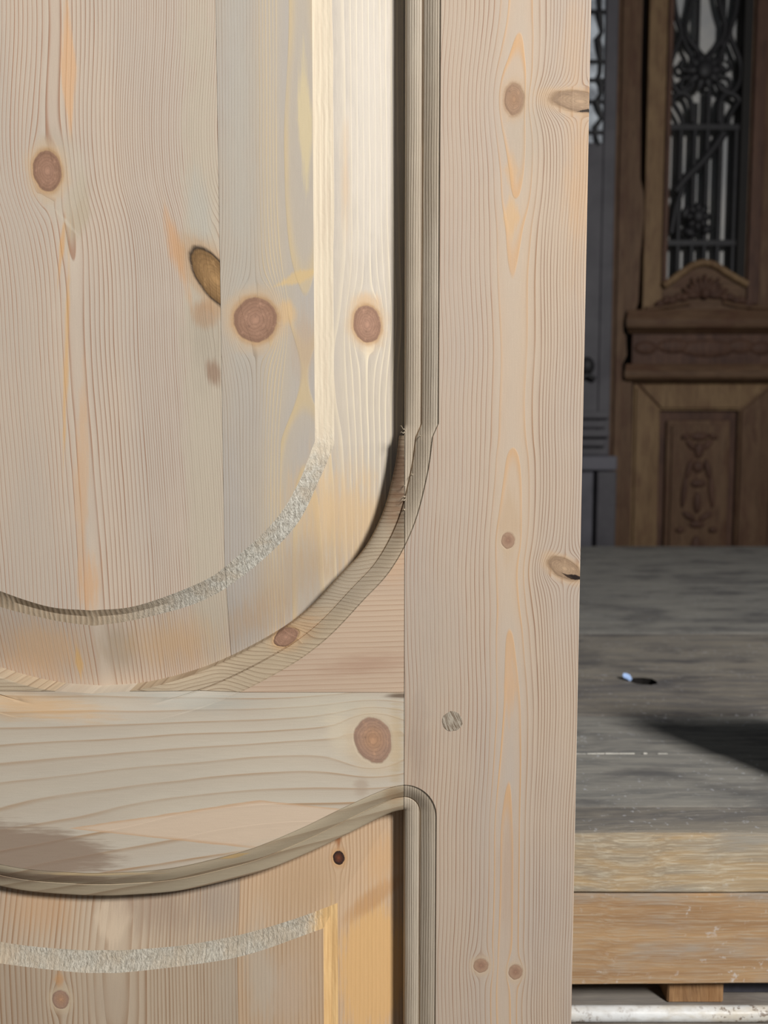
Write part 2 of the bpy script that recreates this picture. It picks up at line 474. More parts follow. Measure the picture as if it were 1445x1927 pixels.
def spandrel_bm():
    bm = bmesh.new()
    s, _ = sweep(UP, UPN, flat_up)
    cut(s, (XS - GAP, 0, 0), (1, 0, 0)); cut(s, (0, 0, ZR + GAP), (0, 0, -1)); cut(s, (0, 0, W(750, 819, Y0)[1]), (0, 0, 1))
    merge(bm, s)
    iu, cu = cross(UPO, 0, XS - GAP); ir, cr = cross(UPO, 1, ZR + GAP)
    poly_fill(bm, [cu] + UPO[iu + 1:ir + 1] + [cr, Vector((XS - GAP, ZR + GAP))], 0.0)
    solidify_back(bm, 0.030)
    return bm
def mirror(bm):
    for q in bm.verts: q.co.x = 2 * AX - q.co.x
    bmesh.ops.reverse_faces(bm, faces=bm.faces[:])
    return bm
def rail_bm():
    half = bmesh.new()
    s, _ = sweep(UP, UPN, flat_up); cut(s, (XS - GAP, 0, 0), (1, 0, 0)); cut(s, (0, 0, ZR), (0, 0, 1))
    for f in s.faces: f.material_index = 0
    merge(half, s)
    s, _ = sweep(LO, LON, flat_lo, 0.0096); cut(s, (XS - GAP, 0, 0), (1, 0, 0)); merge(half, s)
    ir, cr = cross(UPO, 1, ZR); il, cl = cross(LOO, 0, XS - GAP)
    poly_fill(half, [Vector((XS - GAP, ZR)), cr] + UPO[ir + 1:] + LOO[:il + 1] + [cl], 0.0)
    other = half.copy(); mirror(other); merge(half, other)
    solidify_back(half, 0.034)
    return half

# --- raised panels: field, torn quirk, bevel
def panel_half(Fc, Bc, Oc, dF, dB, dO, close, i0):
    """right half; curves run from the straight end to the centre line"""
    bm = bmesh.new(); n = len(Fc)
    f = [bm.verts.new((p.x, dF, p.y)) for p in Fc]
    mid = [bm.verts.new(((p.x * 0.55 + q.x * 0.45), dF + (dB - dF) * 0.78, (p.y * 0.55 + q.y * 0.45))) for p, q in zip(Fc, Bc)]
    bb = [bm.verts.new((p.x, dB, p.y)) for p in Bc]
    oo = [bm.verts.new((p.x, dO, p.y)) for p in Oc]
    for i in range(n - 1):
        for a, c, mi in ((f, mid, 1), (mid, bb, 1), (bb, oo, 0)):
            fc = bm.faces.new((a[i], a[i + 1], c[i + 1], c[i])); fc.material_index = mi if i >= i0 else 0; fc.smooth = True
    poly_fill(bm, [Vector((AX, close))] + [Vector(p) for p in Fc] if abs(Fc[-1].x - AX) < 1e-6 else Fc, dF)
    return bm
def offset_curve(Pl, Nn, d): return [p + n * d for p, n in zip(Pl, Nn)]
dF, dB, dO = 0.0035, 0.0078, 0.0215
# upper
NP = 90
XFE, XBE = W(590, 450, Y0 + dF)[0], W(627, 450, Y0 + dB)[0]
fcur = [P(593.5, 830, dF), P(560, 912, dF), P(514, 983, dF), P(430, 1061, dF), P(373, 1098, dF), P(257, 1140, dF), Vector((AX, P(171, 1149, dF).y))]
bcur = [P(626, 836, dB), P(602, 900, dB), P(556, 990, dB), P(472, 1072, dB), P(380, 1131, dB), P(257, 1166, dB), Vector((AX, P(171, 1178, dB).y))]
fcur[0].x = XFE; bcur[0].x = XBE
Fu = [Vector((XFE, ZTOP - 0.06))] + resample(catmull(fcur, 10), NP); Bu = [Vector((XBE, ZTOP - 0.05))] + resample(catmull(bcur, 10), NP)
ocur = resample(offset_curve(UP[3:], UPN[3:], 0.004), NP); ocur[0].x = XS + 0.004
for i in range(40):
    k = 1 - i / 40; ocur[i].x += (XS + 0.004 - ocur[i].x) * k * k
Ou = [Vector((XS + 0.004, ZTOP + 0.005))] + ocur
Fu[-1].x = Bu[-1].x = Ou[-1].x = AX
# lower
XFL, XBL = W(609, 1850, Y0 + dF)[0], W(636, 1850, Y0 + dB)[0]
bl = [Vector((AX, P(171, 1788, dB).y)), P(235, 1788, dB), P(336, 1780, dB), P(430, 1764, dB), P(497, 1747, dB), P(564, 1726, dB), P(610, 1709, dB), Vector((XBL, P(636, 1699, dB).y))]
fl = [Vector((AX, P(171, 1831, dF).y)), P(235, 1830, dF), P(336, 1819, dF), P(430, 1805, dF), P(497, 1787, dF), P(564, 1763, dF), Vector((XFL, P(608, 1747, dF).y))]
ol = [Vector((AX, P(171, 1660, dO).y)), P(336, 1650, dO), P(507, 1608, dO), P(640, 1545, dO), P(715, 1505, dO), Vector((XS + 0.004, P(762, 1495, dO).y))]
Fl = [Vector((XFL, ZBOT + 0.06))] + resample(catmull(fl, 10), NP)[::-1]
Bl = [Vector((XBL, ZBOT + 0.05))] + resample(catmull(bl, 10), NP)[::-1]
Ol = [Vector((XS + 0.004, ZBOT - 0.005))] + resample(catmull(ol, 10), NP)[::-1]
Fl[-1].x = Bl[-1].x = Ol[-1].x = AX
def panel_whole(Fc, Bc, Oc, close, i0):
    h = panel_half(Fc, Bc, Oc, dF, dB, dO, close, i0)
    o2 = h.copy(); mirror(o2); merge(h, o2)
    return h
def panel_board(Fc, Bc, Oc, close, x0, x1, back, i0=1):
    bm = panel_whole(Fc, Bc, Oc, close, i0)
    if x0 is not None: cut(bm, (x0, 0, 0), (-1, 0, 0))
    if x1 is not None: cut(bm, (x1, 0, 0), (1, 0, 0))
    solidify_back(bm, 0.0285)
    if back:
        for q in bm.verts: q.co.y += back
    return bm

# ================================================================== PINE DOOR: woods
def zc(py): return K(700, py)[1]
def xc(px, py=960): return K(px, py)[0]
def stile_rings(g, u, v):
    u0 = g.noise(v * 0.006, 2.0, 0.0, 1.0) * 16.0 + (xc(962) - 8.0)
    du = u - u0
    c = g.curve(v, [(zc(a), q) for a, q in [(-700, 4.6), (0, 4.3), (82, 3.9), (200, 3.45), (345, 3.9), (450, 4.9), (600, 5.3), (800, 5.35), (872, 4.9), (1020, 4.5), (1120, 4.4),
                 (1200, 3.9), (1300, 3.5), (1445, 2.9), (1600, 2.45), (1800, 2.3), (2300, 3.2)]], zc(2300), zc(-700), 10.0)
    r = sqrt(du * du * 0.116 + c * c)
    return r + mx(du - 18.0, 0.0) * 0.20 + mx(-14.0 - du, 0.0) * 0.05
def stile_late(g, u, v):
    return g.mix(g.sstep(ab(u - xc(962)), 5.0, 17.0), lin((206, 164, 120)), lin((150, 116, 94)))
PATCH_STILE = [((1095, 330), (38, 190), 0, 'e', (206, 166, 124), 0.5, 0.9), ((815, 1200), (60, 200), 0, 'e', (176, 162, 148), 0.4, 0.9),
    ((785, 1420), (25, 120), 0, 'e', (160, 140, 124), 0.45, 0.9), ((962, 410), (16, 50), 0, 'd', (214, 172, 120), 0.6, 0.5), ((962, 320), (14, 42), 0, 'd', (208, 166, 118), 0.55, 0.5),
    ((985, 250), (40, 90), 0, 'e', (176, 164, 148), 0.4, 0.8), ((957, 990), (22, 100), 0, 'd', (190, 160, 126), 0.5, 0.6), ((960, 1290), (14, 90), 0, 'd', (208, 164, 120), 0.5, 0.6),
    ((1080, 100), (30, 120), 0, 'e', (204, 170, 134), 0.35, 0.9), ((955, 1640), (22, 150), 0, 'e', (180, 150, 126), 0.4, 0.9), ((880, 700), (100, 600), 0, 'e', (198, 178, 158), 0.25, 0.9)]
POST_STILE = [((1107, 208), (24, 3.5), 0.1, 'd', (50, 38, 30), 0.95, 0.3), ((1080, 1086), (20, 6), -0.2, 'd', (40, 30, 26), 1.0, 0.3), ((1068, 1084), (16, 3), -0.5, 'd', (60, 46, 36), 0.9, 0.3)]
stile_kn = [((967, 187), (17, 27), 0, 'tan', 0.9), ((1092, 191), (50, 17), -0.12, 'side', 0.8), ((956, 1017), (13, 16), 0, 'small', 0.9),
            ((1062, 1070), (32, 17), -0.5, 'side', 0.8), ((905, 1817), (15, 15), 0, 'small', 0.9), ((970, 1829), (14, 16), 0, 'small', 0.9)]
m_stile = pine('pine_stile', False, stile_rings, stile_kn, PATCH_STILE, (196, 176, 154), (188, 172, 156), late_fn=stile_late, contrast=1.0, seed=1.0, width=(0.66, 0.92), post=POST_STILE)
def fine_rings(g, u, v): return u * 0.55
m_stile_mould = pine('pine_stile_moulding', False, lambda g, u, v: u * 0.62, (), (), (216, 202, 182), (198, 182, 160), (150, 124, 98), contrast=0.7, seed=2.0, bump=0.8, fiber=0.22)

def pl_rings(g, u, v):
    u0 = g.curve(v, [(zc(a), xc(q) + 400.0) for a, q in [(-700, 130), (0, 128), (320, 118), (440, 142), (700, 152), (1000, 165), (1300, 172)]], zc(1300), zc(-700), 1000.0) - 400.0
    du = u - u0
    c = g.curve(v, [(zc(a), q) for a, q in [(-700, 2.6), (0, 2.72), (200, 2.66), (320, 2.6), (448, 2.9), (540, 3.35), (800, 3.5), (1000, 3.3), (1130, 3.25), (1300, 3.1)]], zc(1300), zc(-700), 10.0)
    return sqrt(du * du * 0.15 + c * c) + mx(du - 40.0, 0.0) * 0.25
PATCH_PL = [((124, 120), (15, 150), 0, 'd', (222, 176, 132), 0.75, 0.4), ((112, 460), (6, 90), -0.14, 'd', (216, 160, 90), 0.55, 0.6), ((150, 900), (16, 260), -0.05, 'd', (214, 170, 126), 0.5, 0.6),
    ((165, 1100), (22, 70), 0, 'e', (216, 166, 118), 0.6, 0.7), ((385, 700), (48, 900), 0, 'e', (194, 181, 160), 0.75, 0.5), ((330, 470), (16, 120), 0.25, 'd', (208, 160, 116), 0.75, 0.8),
    ((385, 590), (26, 30), 0, 'e', (184, 136, 92), 0.8, 0.6), ((385, 640), (40, 90), 0, 'e', (172, 160, 142), 0.55, 0.8), ((400, 700), (16, 30), 0.3, 'e', (150, 118, 96), 0.7, 0.6),
    ((372, 400), (26, 90), 0.1, 'e', (184, 182, 172), 0.5, 0.8), ((140, 390), (30, 80), -0.2, 'd', (188, 172, 146), 0.65, 0.5), ((100, 270), (36, 36), 0, 'e', (188, 172, 152), 0.5, 0.6),
    ((112, 335), (46, 84), -0.15, 'e', (200, 186, 166), 0.5, 0.35), ((118, 412), (5, 42), 0.72, 'd', (208, 195, 174), 0.6, 0.7), ((50, 900), (80, 500), 0, 'e', (194, 178, 160), 0.4, 0.9), ((60, 1230), (110, 70), 0, 'e', (214, 176, 136), 0.65, 0.9), ((210, 1225), (40, 60), 0, 'e', (180, 162, 140), 0.7, 0.8),
    ((320, 1220), (100, 60), 0, 'e', (210, 172, 128), 0.6, 0.9), ((120, 680), (6, 260), -0.06, 'd', (220, 168, 96), 0.55, 0.7), ((130, 1260), (8, 40), 0, 'd', (216, 176, 120), 0.8, 0.6)]
pl_kn = [((84, 318), (26, 37), 0.05, 'red', 0.9), ((403, 524), (27, 66), 0.62, 'loose', 0.6)]
m_pl = pine('pine_panel_middle_board', False, pl_rings, pl_kn, PATCH_PL, (208, 190, 170), (198, 184, 168), (164, 122, 96), contrast=0.95, seed=4.0, width=(0.66, 0.92))
def pr_rings(g, u, v):
    u0 = xc(575)
    du = u - u0
    c = g.curve(v, [(zc(a), q) for a, q in [(-700, 3.0), (0, 2.6), (300, 2.3), (560, 2.9), (700, 3.9), (860, 3.0), (1300, 2.2)]], zc(1300), zc(-700), 10.0)
    return sqrt(du * du * 0.026 + c * c) + mx(-16.0 - du, 0.0) * 0.36 + mx(du - 26.0, 0.0) * 0.12
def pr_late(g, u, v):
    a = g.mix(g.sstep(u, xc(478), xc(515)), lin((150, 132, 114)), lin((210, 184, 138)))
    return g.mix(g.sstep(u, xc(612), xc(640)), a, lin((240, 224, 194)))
PATCH_PR = [((572, 220), (15, 150), 0.02, 'd', (218, 198, 154), 0.7, 0.45), ((500, 560), (80, 60), 0, 'e', (182, 172, 158), 0.5, 0.9), ((540, 585), (20, 26), 0.2, 'e', (214, 180, 134), 0.8, 0.5),
    ((560, 520), (50, 14), 0.35, 'd', (214, 184, 134), 0.8, 0.5), ((650, 650), (50, 900), 0, 'e', (208, 190, 164), 0.35, 0.9), ((608, 700), (14, 1200), 0, 'e', (226, 206, 176), 0.5, 0.7),
    ((695, 180), (70, 520), 0, 'e', (218, 207, 192), 0.6, 0.9), ((648, 330), (10, 110), 0, 'e', (206, 178, 146), 0.6, 0.8), ((640, 980), (110, 130), 0.6, 'e', (214, 178, 130), 0.65, 0.9), ((450, 300), (32, 500), 0, 'e', (184, 178, 166), 0.5, 0.9),
    ((570, 640), (26, 70), 0, 'e', (190, 164, 138), 0.6, 0.8), ((540, 1100), (120, 60), 0.7, 'e', (184, 160, 132), 0.6, 0.9), ((470, 1170), (90, 40), 0.5, 'e', (186, 156, 124), 0.5, 0.9), ((690, 560), (30, 20), 0, 'e', (214, 178, 136), 0.6, 0.8)]
pr_kn = [((479, 600), (40, 41), -0.5, 'red', 0.85), ((690, 603), (26, 35), 0.1, 'red', 0.85)]
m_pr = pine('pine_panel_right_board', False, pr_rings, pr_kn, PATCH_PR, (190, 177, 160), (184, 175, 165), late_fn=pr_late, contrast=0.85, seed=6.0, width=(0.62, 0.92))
m_pside = pine('pine_panel_left_board', False, lambda g, u, v: u * 0.4, (), (), (196, 177, 155), (188, 174, 158), (156, 124, 98), contrast=0.7, seed=8.0)

def sp_rings(g, u, v): return (u + (v - xc(760)) * -0.03) * 0.29
PATCH_SP = [((690, 1250), (100, 24), 0.1, 'e', (170, 134, 112), 0.5, 0.9), ((740, 1060), (40, 40), 0, 'e', (210, 170, 132), 0.4, 0.9)]
m_sp = pine('pine_spandrel', True, sp_rings, (), PATCH_SP, (205, 180, 154), (196, 172, 149), (162, 124, 98), contrast=0.5, seed=10.0, width=(0.7, 0.95))
m_sp_mould = pine('pine_spandrel_moulding', True, lambda g, u, v: (u + (g.noise(u * 0.012, v * 0.016, 3.0, 1.0) - 0.5) * 22.0) * 0.40, [((536, 1203), (26, 16), 0.5, 'red', 0.8)],
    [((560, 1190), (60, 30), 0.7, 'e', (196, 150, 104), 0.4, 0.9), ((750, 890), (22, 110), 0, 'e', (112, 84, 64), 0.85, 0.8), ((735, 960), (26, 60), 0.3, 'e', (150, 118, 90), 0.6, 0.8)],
    (192, 172, 144), (182, 166, 144), (138, 110, 84), contrast=0.5, seed=11.0, bump=0.8, fiber=0.24, width=(0.66, 0.95))
def ra_rings(g, u, v):
    t = (v - xc(0)) * (1.0 / (760 * MM))
    w_ = u - zc(1400)
    fan = w_ * (0.085 + 0.05 * t) - t * 1.6 - t * t * (w_ * 0.012 - 0.2)
    return fan * g.curve(u, [(zc(1700), 0.82), (zc(1560), 0.82), (zc(1450), 0.95), (zc(1300), 1.15), (zc(1200), 1.2)], zc(1700), zc(1200), 2.0) + 40.0
PATCH_RA = [((490, 1552), (376, 50), 0.02, 'l', (204, 166, 130), 0.8, 0.03), ((496, 1552), (372, 47), 0.02, 'l', (214, 192, 168), 0.9, 0.1), ((480, 1610), (200, 28), 0.28, 'e', (204, 188, 166), 0.7, 0.7), ((40, 1600), (200, 56), -0.12, 'e', (148, 126, 108), 0.85, 0.35),
    ((70, 1330), (150, 30), -0.1, 'e', (208, 164, 112), 0.6, 0.9), ((380, 1320), (120, 24), -0.05, 'e', (182, 178, 166), 0.7, 0.9), ((60, 1300), (140, 14), -0.1, 'e', (174, 156, 136), 0.6, 0.9),
    ((620, 1330), (150, 40), 0, 'e', (204, 194, 172), 0.5, 0.9), ((640, 1380), (30, 60), 0.2, 'e', (216, 200, 174), 0.6, 0.8), ((745, 1400), (16, 90), 0, 'e', (184, 158, 118), 0.6, 0.8),
    ((755, 1310), (36, 5), 0, 'e', (96, 74, 56), 0.8, 0.6), ((220, 1470), (260, 60), 0.08, 'e', (190, 178, 160), 0.4, 0.9), ((680, 1480), (16, 22), 0, 'e', (176, 156, 136), 0.6, 0.7)]
m_ra = pine('pine_cross_rail', True, ra_rings, [((702, 1393), (36, 47), 0.25, 'mauve', 0.8)], PATCH_RA, (204, 192, 173), (197, 185, 168), (170, 136, 102), contrast=0.85, seed=12.0, width=(0.76, 0.95))
m_ra_mould = pine('pine_rail_moulding', True, lambda g, u, v: (u - v * 0.25) * 0.09, (), [((60, 1655), (230, 16), 0, 'e', (136, 112, 92), 0.75, 0.7), ((180, 1645), (130, 6), 0, 'd', (206, 180, 140), 0.8, 0.5),
    ((440, 1612), (30, 6), 0.2, 'd', (198, 164, 112), 0.8, 0.4), ((740, 1500), (22, 26), 0, 'e', (176, 146, 112), 0.6, 0.7)],
    (196, 178, 150), (186, 172, 148), (140, 110, 82), contrast=0.6, seed=13.0, bump=0.6, fiber=0.2)
def ll_rings(g, u, v):
    u0 = xc(190); du = u - u0
    c = g.curve(v, [(zc(a), q) for a, q in [(1500, 4.0), (1690, 2.85), (1740, 2.5), (1800, 2.4), (1900, 2.6), (2000, 3.0), (3300, 3.4)]], zc(3300), zc(1500), 10.0)
    return sqrt(du * du * 0.045 + c * c) + mx(du - 22.0, 0.0) * 0.2 + mx(-20.0 - du, 0.0) * 0.06
PATCH_LL = [((200, 1750), (40, 75), 0, 'd', (208, 186, 160), 0.8, 0.3), ((60, 1730), (90, 60), 0, 'e', (190, 148, 108), 0.5, 0.9), ((280, 1730), (100, 60), 0, 'e', (158, 136, 118), 0.6, 0.9),
    ((400, 1720), (60, 70), 0, 'e', (162, 146, 132), 0.6, 0.9), ((200, 1890), (60, 60), 0, 'e', (186, 166, 144), 0.6, 0.8), ((430, 1880), (40, 100), 0, 'e', (186, 170, 150), 0.5, 0.9), ((108, 1850), (12, 30), 0, 'd', (200, 152, 106), 0.7, 0.6)]
m_ll = pine('pine_lower_panel_left_board', False, ll_rings, [((110, 1888), (17, 20), 0, 'mauve', 0.8)], PATCH_LL, (196, 176, 152), (184, 164, 142), (146, 108, 76), contrast=0.78, seed=14.0, width=(0.45, 0.95))
def lr_rings(g, u, v): return u * 0.36
PATCH_LR = [((700, 1850), (76, 150), 0.0, 'e', (216, 172, 116), 0.85, 0.3), ((622, 1830), (14, 130), 0.0, 'e', (226, 186, 130), 0.8, 0.5), ((700, 1715), (70, 22), 0.6, 'e', (186, 142, 98), 0.7, 0.6),
    ((560, 1680), (90, 70), 0.3, 'e', (190, 158, 124), 0.7, 0.9), ((720, 1640), (40, 60), 0, 'e', (206, 164, 118), 0.6, 0.9), ((540, 1870), (60, 90), 0, 'e', (196, 172, 148), 0.75, 0.8), ((634, 1605), (8, 30), 0, 'd', (150, 92, 50), 0.8, 0.7), ((490, 1840), (40, 120), 0, 'e', (192, 176, 156), 0.7, 0.8)]
m_lr = pine('pine_lower_panel_right_board', False, lr_rings, [((635, 1636), (12, 13), 0, 'dark', 0.9)], PATCH_LR, (204, 174, 142), (196, 170, 142), (158, 118, 82), contrast=0.6, seed=16.0, width=(0.5, 0.95))
def torn(name, c1, c2, seed, xa, xb, fade, tail):
    """fibres torn by the cutter across the grain; smooth wood left of xa and where fade says so"""
    m, g, b, x, y, z = start(name)
    wx = x + (g.noise(x * 0.08, z * 0.08, seed + 7.0, 2.0) - 0.5) * 6.0
    n1 = g.noise(wx * 0.75, z * 0.25 + x * 0.12, seed, 3.0, 0.65); n2 = g.noise(wx * 1.3, z * 0.6, seed + 2.0, 3.0, 0.7)
    big = g.noise(x * 0.04, z * 0.04, seed, 3.0, 0.6)
    fn = g.noise(x * 0.3, z * 0.12, seed + 8.0, 3.0, 0.6) - 0.5
    k = g.sstep(x + (big - 0.5) * 60.0, xc(xa), xc(xb))
    kf = fade(g, x + fn * 14.0, z + fn * 40.0)
    rough = g.mix(g.sstep(n1 * 0.6 + n2 * 0.4, 0.36, 0.62), lin(c1), lin(c2))
    rough = g.mix(g.sstep(big, 0.42, 0.62, 0.0, 0.55), rough, lin((190, 172, 148)))
    ridge = g.m('SINE', (x + wx) * 0.9)
    smooth_ = g.mix(g.sstep(ridge, -0.4, 0.9), lin((178, 156, 130)), lin((196, 176, 150)))
    col = g.mix(k, smooth_, rough)
    strk = g.noise(x * 0.9, z * 0.02, seed + 5.0, 3.0, 0.6)
    wood = g.mix(g.sstep(strk, 0.35, 0.65), lin(tail[0]), lin(tail[1]))
    col = g.mix(kf, wood, col)
    finish(g, b, col, (n1 * 0.5 + n2 * 0.6) * (k * 0.8 + 0.2) * (kf * 0.9 + 0.1) + ridge * 0.06, 0.75, 0.9, 0.0014, 0.15)
    return m
m_torn = torn('torn_end_grain', (162, 154, 140), (218, 212, 198), 1.0, 160, 380, lambda g, x, z: g.sstep(z, zc(905), zc(800), 1.0, 0.0), ((220, 205, 180), (208, 191, 167)))
m_torn2 = torn('torn_end_grain_lower', (160, 150, 134), (212, 203, 186), 5.0, -60, 20, lambda g, x, z: g.sstep(x, xc(560), xc(606), 1.0, 0.0), ((222, 184, 130), (204, 164, 112)))
def dowel_mat():
    m, g, b, x, y, z = start('dowel_end_grain')
    n = g.noise((x + z * 0.45) * 0.95, (z - x * 0.45) * 0.10, 0.0, 3.0, 0.6); f = g.noise(x * 2.0, z * 2.0, 1.0, 3.0, 0.7)
    col = g.mix(g.sstep(n, 0.40, 0.62), lin((190, 178, 160)), lin((128, 110, 92)))
    col = g.mix(g.sstep(f, 0.35, 0.6, 0.35, 0.0), col, lin((120, 106, 90)))
    finish(g, b, col, f, 0.75, 0.5, 0.0008, 0.15); return m
m_dark = dowel_mat()

# ================================================================== PINE DOOR: assembly
st = link('stile', stile_bm(), [m_stile, m_stile_mould], door, -35)
link('stile', mirror(stile_bm()), [m_stile, m_stile_mould], door, -35)
sp = link('spandrel', spandrel_bm(), [m_sp, m_sp_mould], door, -35)
link('spandrel', mirror(spandrel_bm()), [m_sp, m_sp_mould], door, -35)
link('cross_rail', rail_bm(), [m_ra, m_ra_mould], door, -35)
bm = bmesh.new(); box(bm, 2 * AX - XS + GAP, XS - GAP, 0.0, 0.034, ZTOP, HZ1, 0.0006); link('top_rail', bm, m_ra, door)
bm = bmesh.new(); box(bm, 2 * AX - XS + GAP, XS - GAP, 0.0, 0.034, HZ0, ZBOT, 0.0006); link('bottom_rail', bm, m_ra, door)
XJ = W(415, 560, Y0 + dF)[0]; XJ2 = 2 * AX - XJ - 0.02; XJL = W(446, 1800, Y0 + dF)[0]; XJL2 = W(-190, 1800, Y0 + dF)[0]
up_p = bpy.data.objects.new('upper_panel', None); C.objects.link(up_p); up_p.parent = door
lo_p = bpy.data.objects.new('lower_panel', None); C.objects.link(lo_p); lo_p.parent = door
zcl = ZTOP - 0.06
link('panel_board', panel_board(Fu, Bu, Ou, zcl, XJ + 0.00006, None, 0.0, 0), [m_pr, m_torn], up_p, -25)
link('panel_board', panel_board(Fu, Bu, Ou, zcl, XJ2, XJ, 0.00025), [m_pl, m_torn], up_p, -25)
link('panel_board', panel_board(Fu, Bu, Ou, zcl, None, XJ2 - 0.0001, 0.0), [m_pside, m_torn], up_p, -25)
zcl = ZBOT + 0.06
link('panel_board', panel_board(Fl, Bl, Ol, zcl, XJL + 0.00004, None, 0.0, 0), [m_lr, m_torn2], lo_p, -25)
link('panel_board', panel_board(Fl, Bl, Ol, zcl, XJL2, XJL, 0.0001), [m_ll, m_torn2], lo_p, -25)
link('panel_board', panel_board(Fl, Bl, Ol, zcl, None, XJL2 - 0.0001, 0.0), [m_pside, m_torn2], lo_p, -25)
# dowel let into the stile
bm = bmesh.new(); px_, pz_ = W(851, 1357, Y0)
rg = random.Random(8)
ring = [Vector((px_ + 0.0068 * math.cos(a) * rg.uniform(.94, 1.06), pz_ + 0.0068 * math.sin(a) * rg.uniform(.94, 1.06))) for a in [2 * math.pi * k / 22 for k in range(22)]]
prism(bm, ring, -0.00025, 0.012); link('dowel', bm, None or [m_dark], st, 30, label='round grey end-grain dowel let into the stile')
# torn wood fibres standing along the joint by the horn of the spandrel
m_fib = plain('wood_fibre', (196, 180, 156), 0.8)
bm = bmesh.new(); rg = random.Random(12)
for (a, c, dx, dz, L) in [(763, 811, -1, 1, 15), (762, 815, -1.0, 0.15, 9), (764, 912, -0.6, -0.3, 5), (763, 935, -1, 0.3, 6), (763, 941, -1, 0.1, 7), (762, 960, -0.5, 0.5, 5), (790, 822, 0.6, 0.6, 5), (775, 894, 0.5, 0.5, 4)]:
    x0, z0 = W(a, c, Y0 + 0.004); d = Vector((dx, 0, dz)).normalized() * L * MM / 1000
    pts = [Vector((x0, 0.005, z0)) + d * (k / 5) + Vector((0, -0.004 * math.sin(k / 5 * 2), 0.0006 * math.sin(k * 2.1))) for k in range(6)]
    tube(bm, pts, [0.00028 * (1 - 0.13 * k) for k in range(6)], 5)
link('torn_fibres', bm, m_fib, sp, 40, kind='stuff')

# ================================================================== WORKBENCH of old timbers
ZT = CAM_Z - 0.316
def yT(py): return WH(1260, py, ZT)[1]
YF = yT(1563)
bench = thing('workbench', 'heavy low workbench of weathered grey planks with thick front beams behind the pine door', 'workbench', (0.5, YF, 0))
bx0, bx1 = -0.55, 1.45
def bl_(x0, x1, y0, y1, z0, z1): return (x0 - 0.5, x1 - 0.5, y0 - YF, y1 - YF, z0, z1)
pal = [[(138, 134, 126), (112, 110, 106), (156, 150, 140)], [(134, 126, 114), (106, 102, 98), (150, 142, 130)], [(128, 120, 108), (100, 96, 94), (146, 138, 126)]]
pm = [old_wood('weathered_plank_%d' % i, pal[i], 'x', (0.012, 0.35), (72, 70, 72), 0.7, ((196, 196, 200), 0.5), 0.5, seed=i * 9.0) for i in range(3)]
seams = [1563, 1516, 1418, 1345, 1271, 1192, 1094, 1028]

def wav_plank(bm, x0, x1, y0, y1, z0, z1, seed, hole=None):  # the bore of the hole takes material 1
    """plank with slightly uneven long edges, optional elliptical hole in the top"""
    rg = random.Random(seed); n = 26
    a = []
    for k in range(n + 1): a.append((x0 + (x1 - x0) * k / n, y0 + 0.0012 * rg.uniform(0.1, 1)))
    c = []
    for k in range(n + 1): c.append((x1 - (x1 - x0) * k / n, y1 - 0.0012 * rg.uniform(0.1, 1)))
    out = a + c; loops = [out]
    if hole: loops.append([(hole[0] + hole[2] * math.cos(t) * rg.uniform(.9, 1.1), hole[1] + hole[3] * math.sin(t) * rg.uniform(.9, 1.1)) for t in [2 * math.pi * k / 18 for k in range(18)]])
    for z, dn in ((z1, 1), (z0, -1)):
        es = []
        for lp in loops:
            vv = [bm.verts.new((p[0], p[1], z)) for p in lp]
            es += [bm.edges.new((vv[i], vv[(i + 1) % len(vv)])) for i in range(len(vv))]
        bmesh.ops.triangle_fill(bm, use_beauty=True, use_dissolve=False, edges=es, normal=(0, 0, dn))
    bm.verts.ensure_lookup_table(); k = len(bm.verts) // 2; off = 0
    for lp in loops:
        n2 = len(lp)
        for i in range(n2):
            j = (i + 1) % n2
            bm.faces.new((bm.verts[off + i], bm.verts[off + j], bm.verts[k + off + j], bm.verts[k + off + i])).material_index = 0 if lp is out else 1
        off += n2
    bmesh.ops.recalc_face_normals(bm, faces=bm.faces[:])
hx, hy = WH(1212, 1283, ZT)
m_bore_shade = plain('bore_shade_colour', (26, 22, 20), 0.9)  # near-black colour stands in for the shade inside a deep hole
for i in range(len(seams) - 1):
    y0, y1 = yT(seams[i]), yT(seams[i + 1]) - 0.0025
    bm = bmesh.new(); dz = [0, 0.0005, -0.001, 0.0008, 0.0, 0.001, 0][i]
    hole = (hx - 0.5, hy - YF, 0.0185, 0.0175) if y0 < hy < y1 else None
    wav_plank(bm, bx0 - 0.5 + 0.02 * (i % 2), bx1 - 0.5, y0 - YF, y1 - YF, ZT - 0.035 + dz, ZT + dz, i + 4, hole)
    link('plank', bm, [pm[[1, 0, 0, 2, 1, 0, 0][i]], m_bore_shade], bench)
# pale filler dried in the seam
m_fill = plain('dried_filler', (214, 208, 196), 0.8, var=0.5, scale=0.05)
bm = bmesh.new(); rg = random.Random(2); ys = yT(1418)
x = WH(1080, 1418, ZT)[0]
while x < 0.30:
    L = rg.uniform(0.002, 0.013); wd = rg.uniform(0.0, 0.0011)
    box(bm, x - 0.5, x + L - 0.5, ys - 0.0015 - wd - YF, ys - 0.001 + wd * 0.6 - YF, ZT - 0.006, ZT + rg.uniform(0.0004, 0.0016), 0.0003); x += L + (rg.uniform(-0.001, 0.001) if rg.random() < 0.7 else rg.uniform(0.003, 0.012))
link('seam_filler', bm, m_fill, bench, kind='stuff', label='broken white line of dried filler in a plank seam')
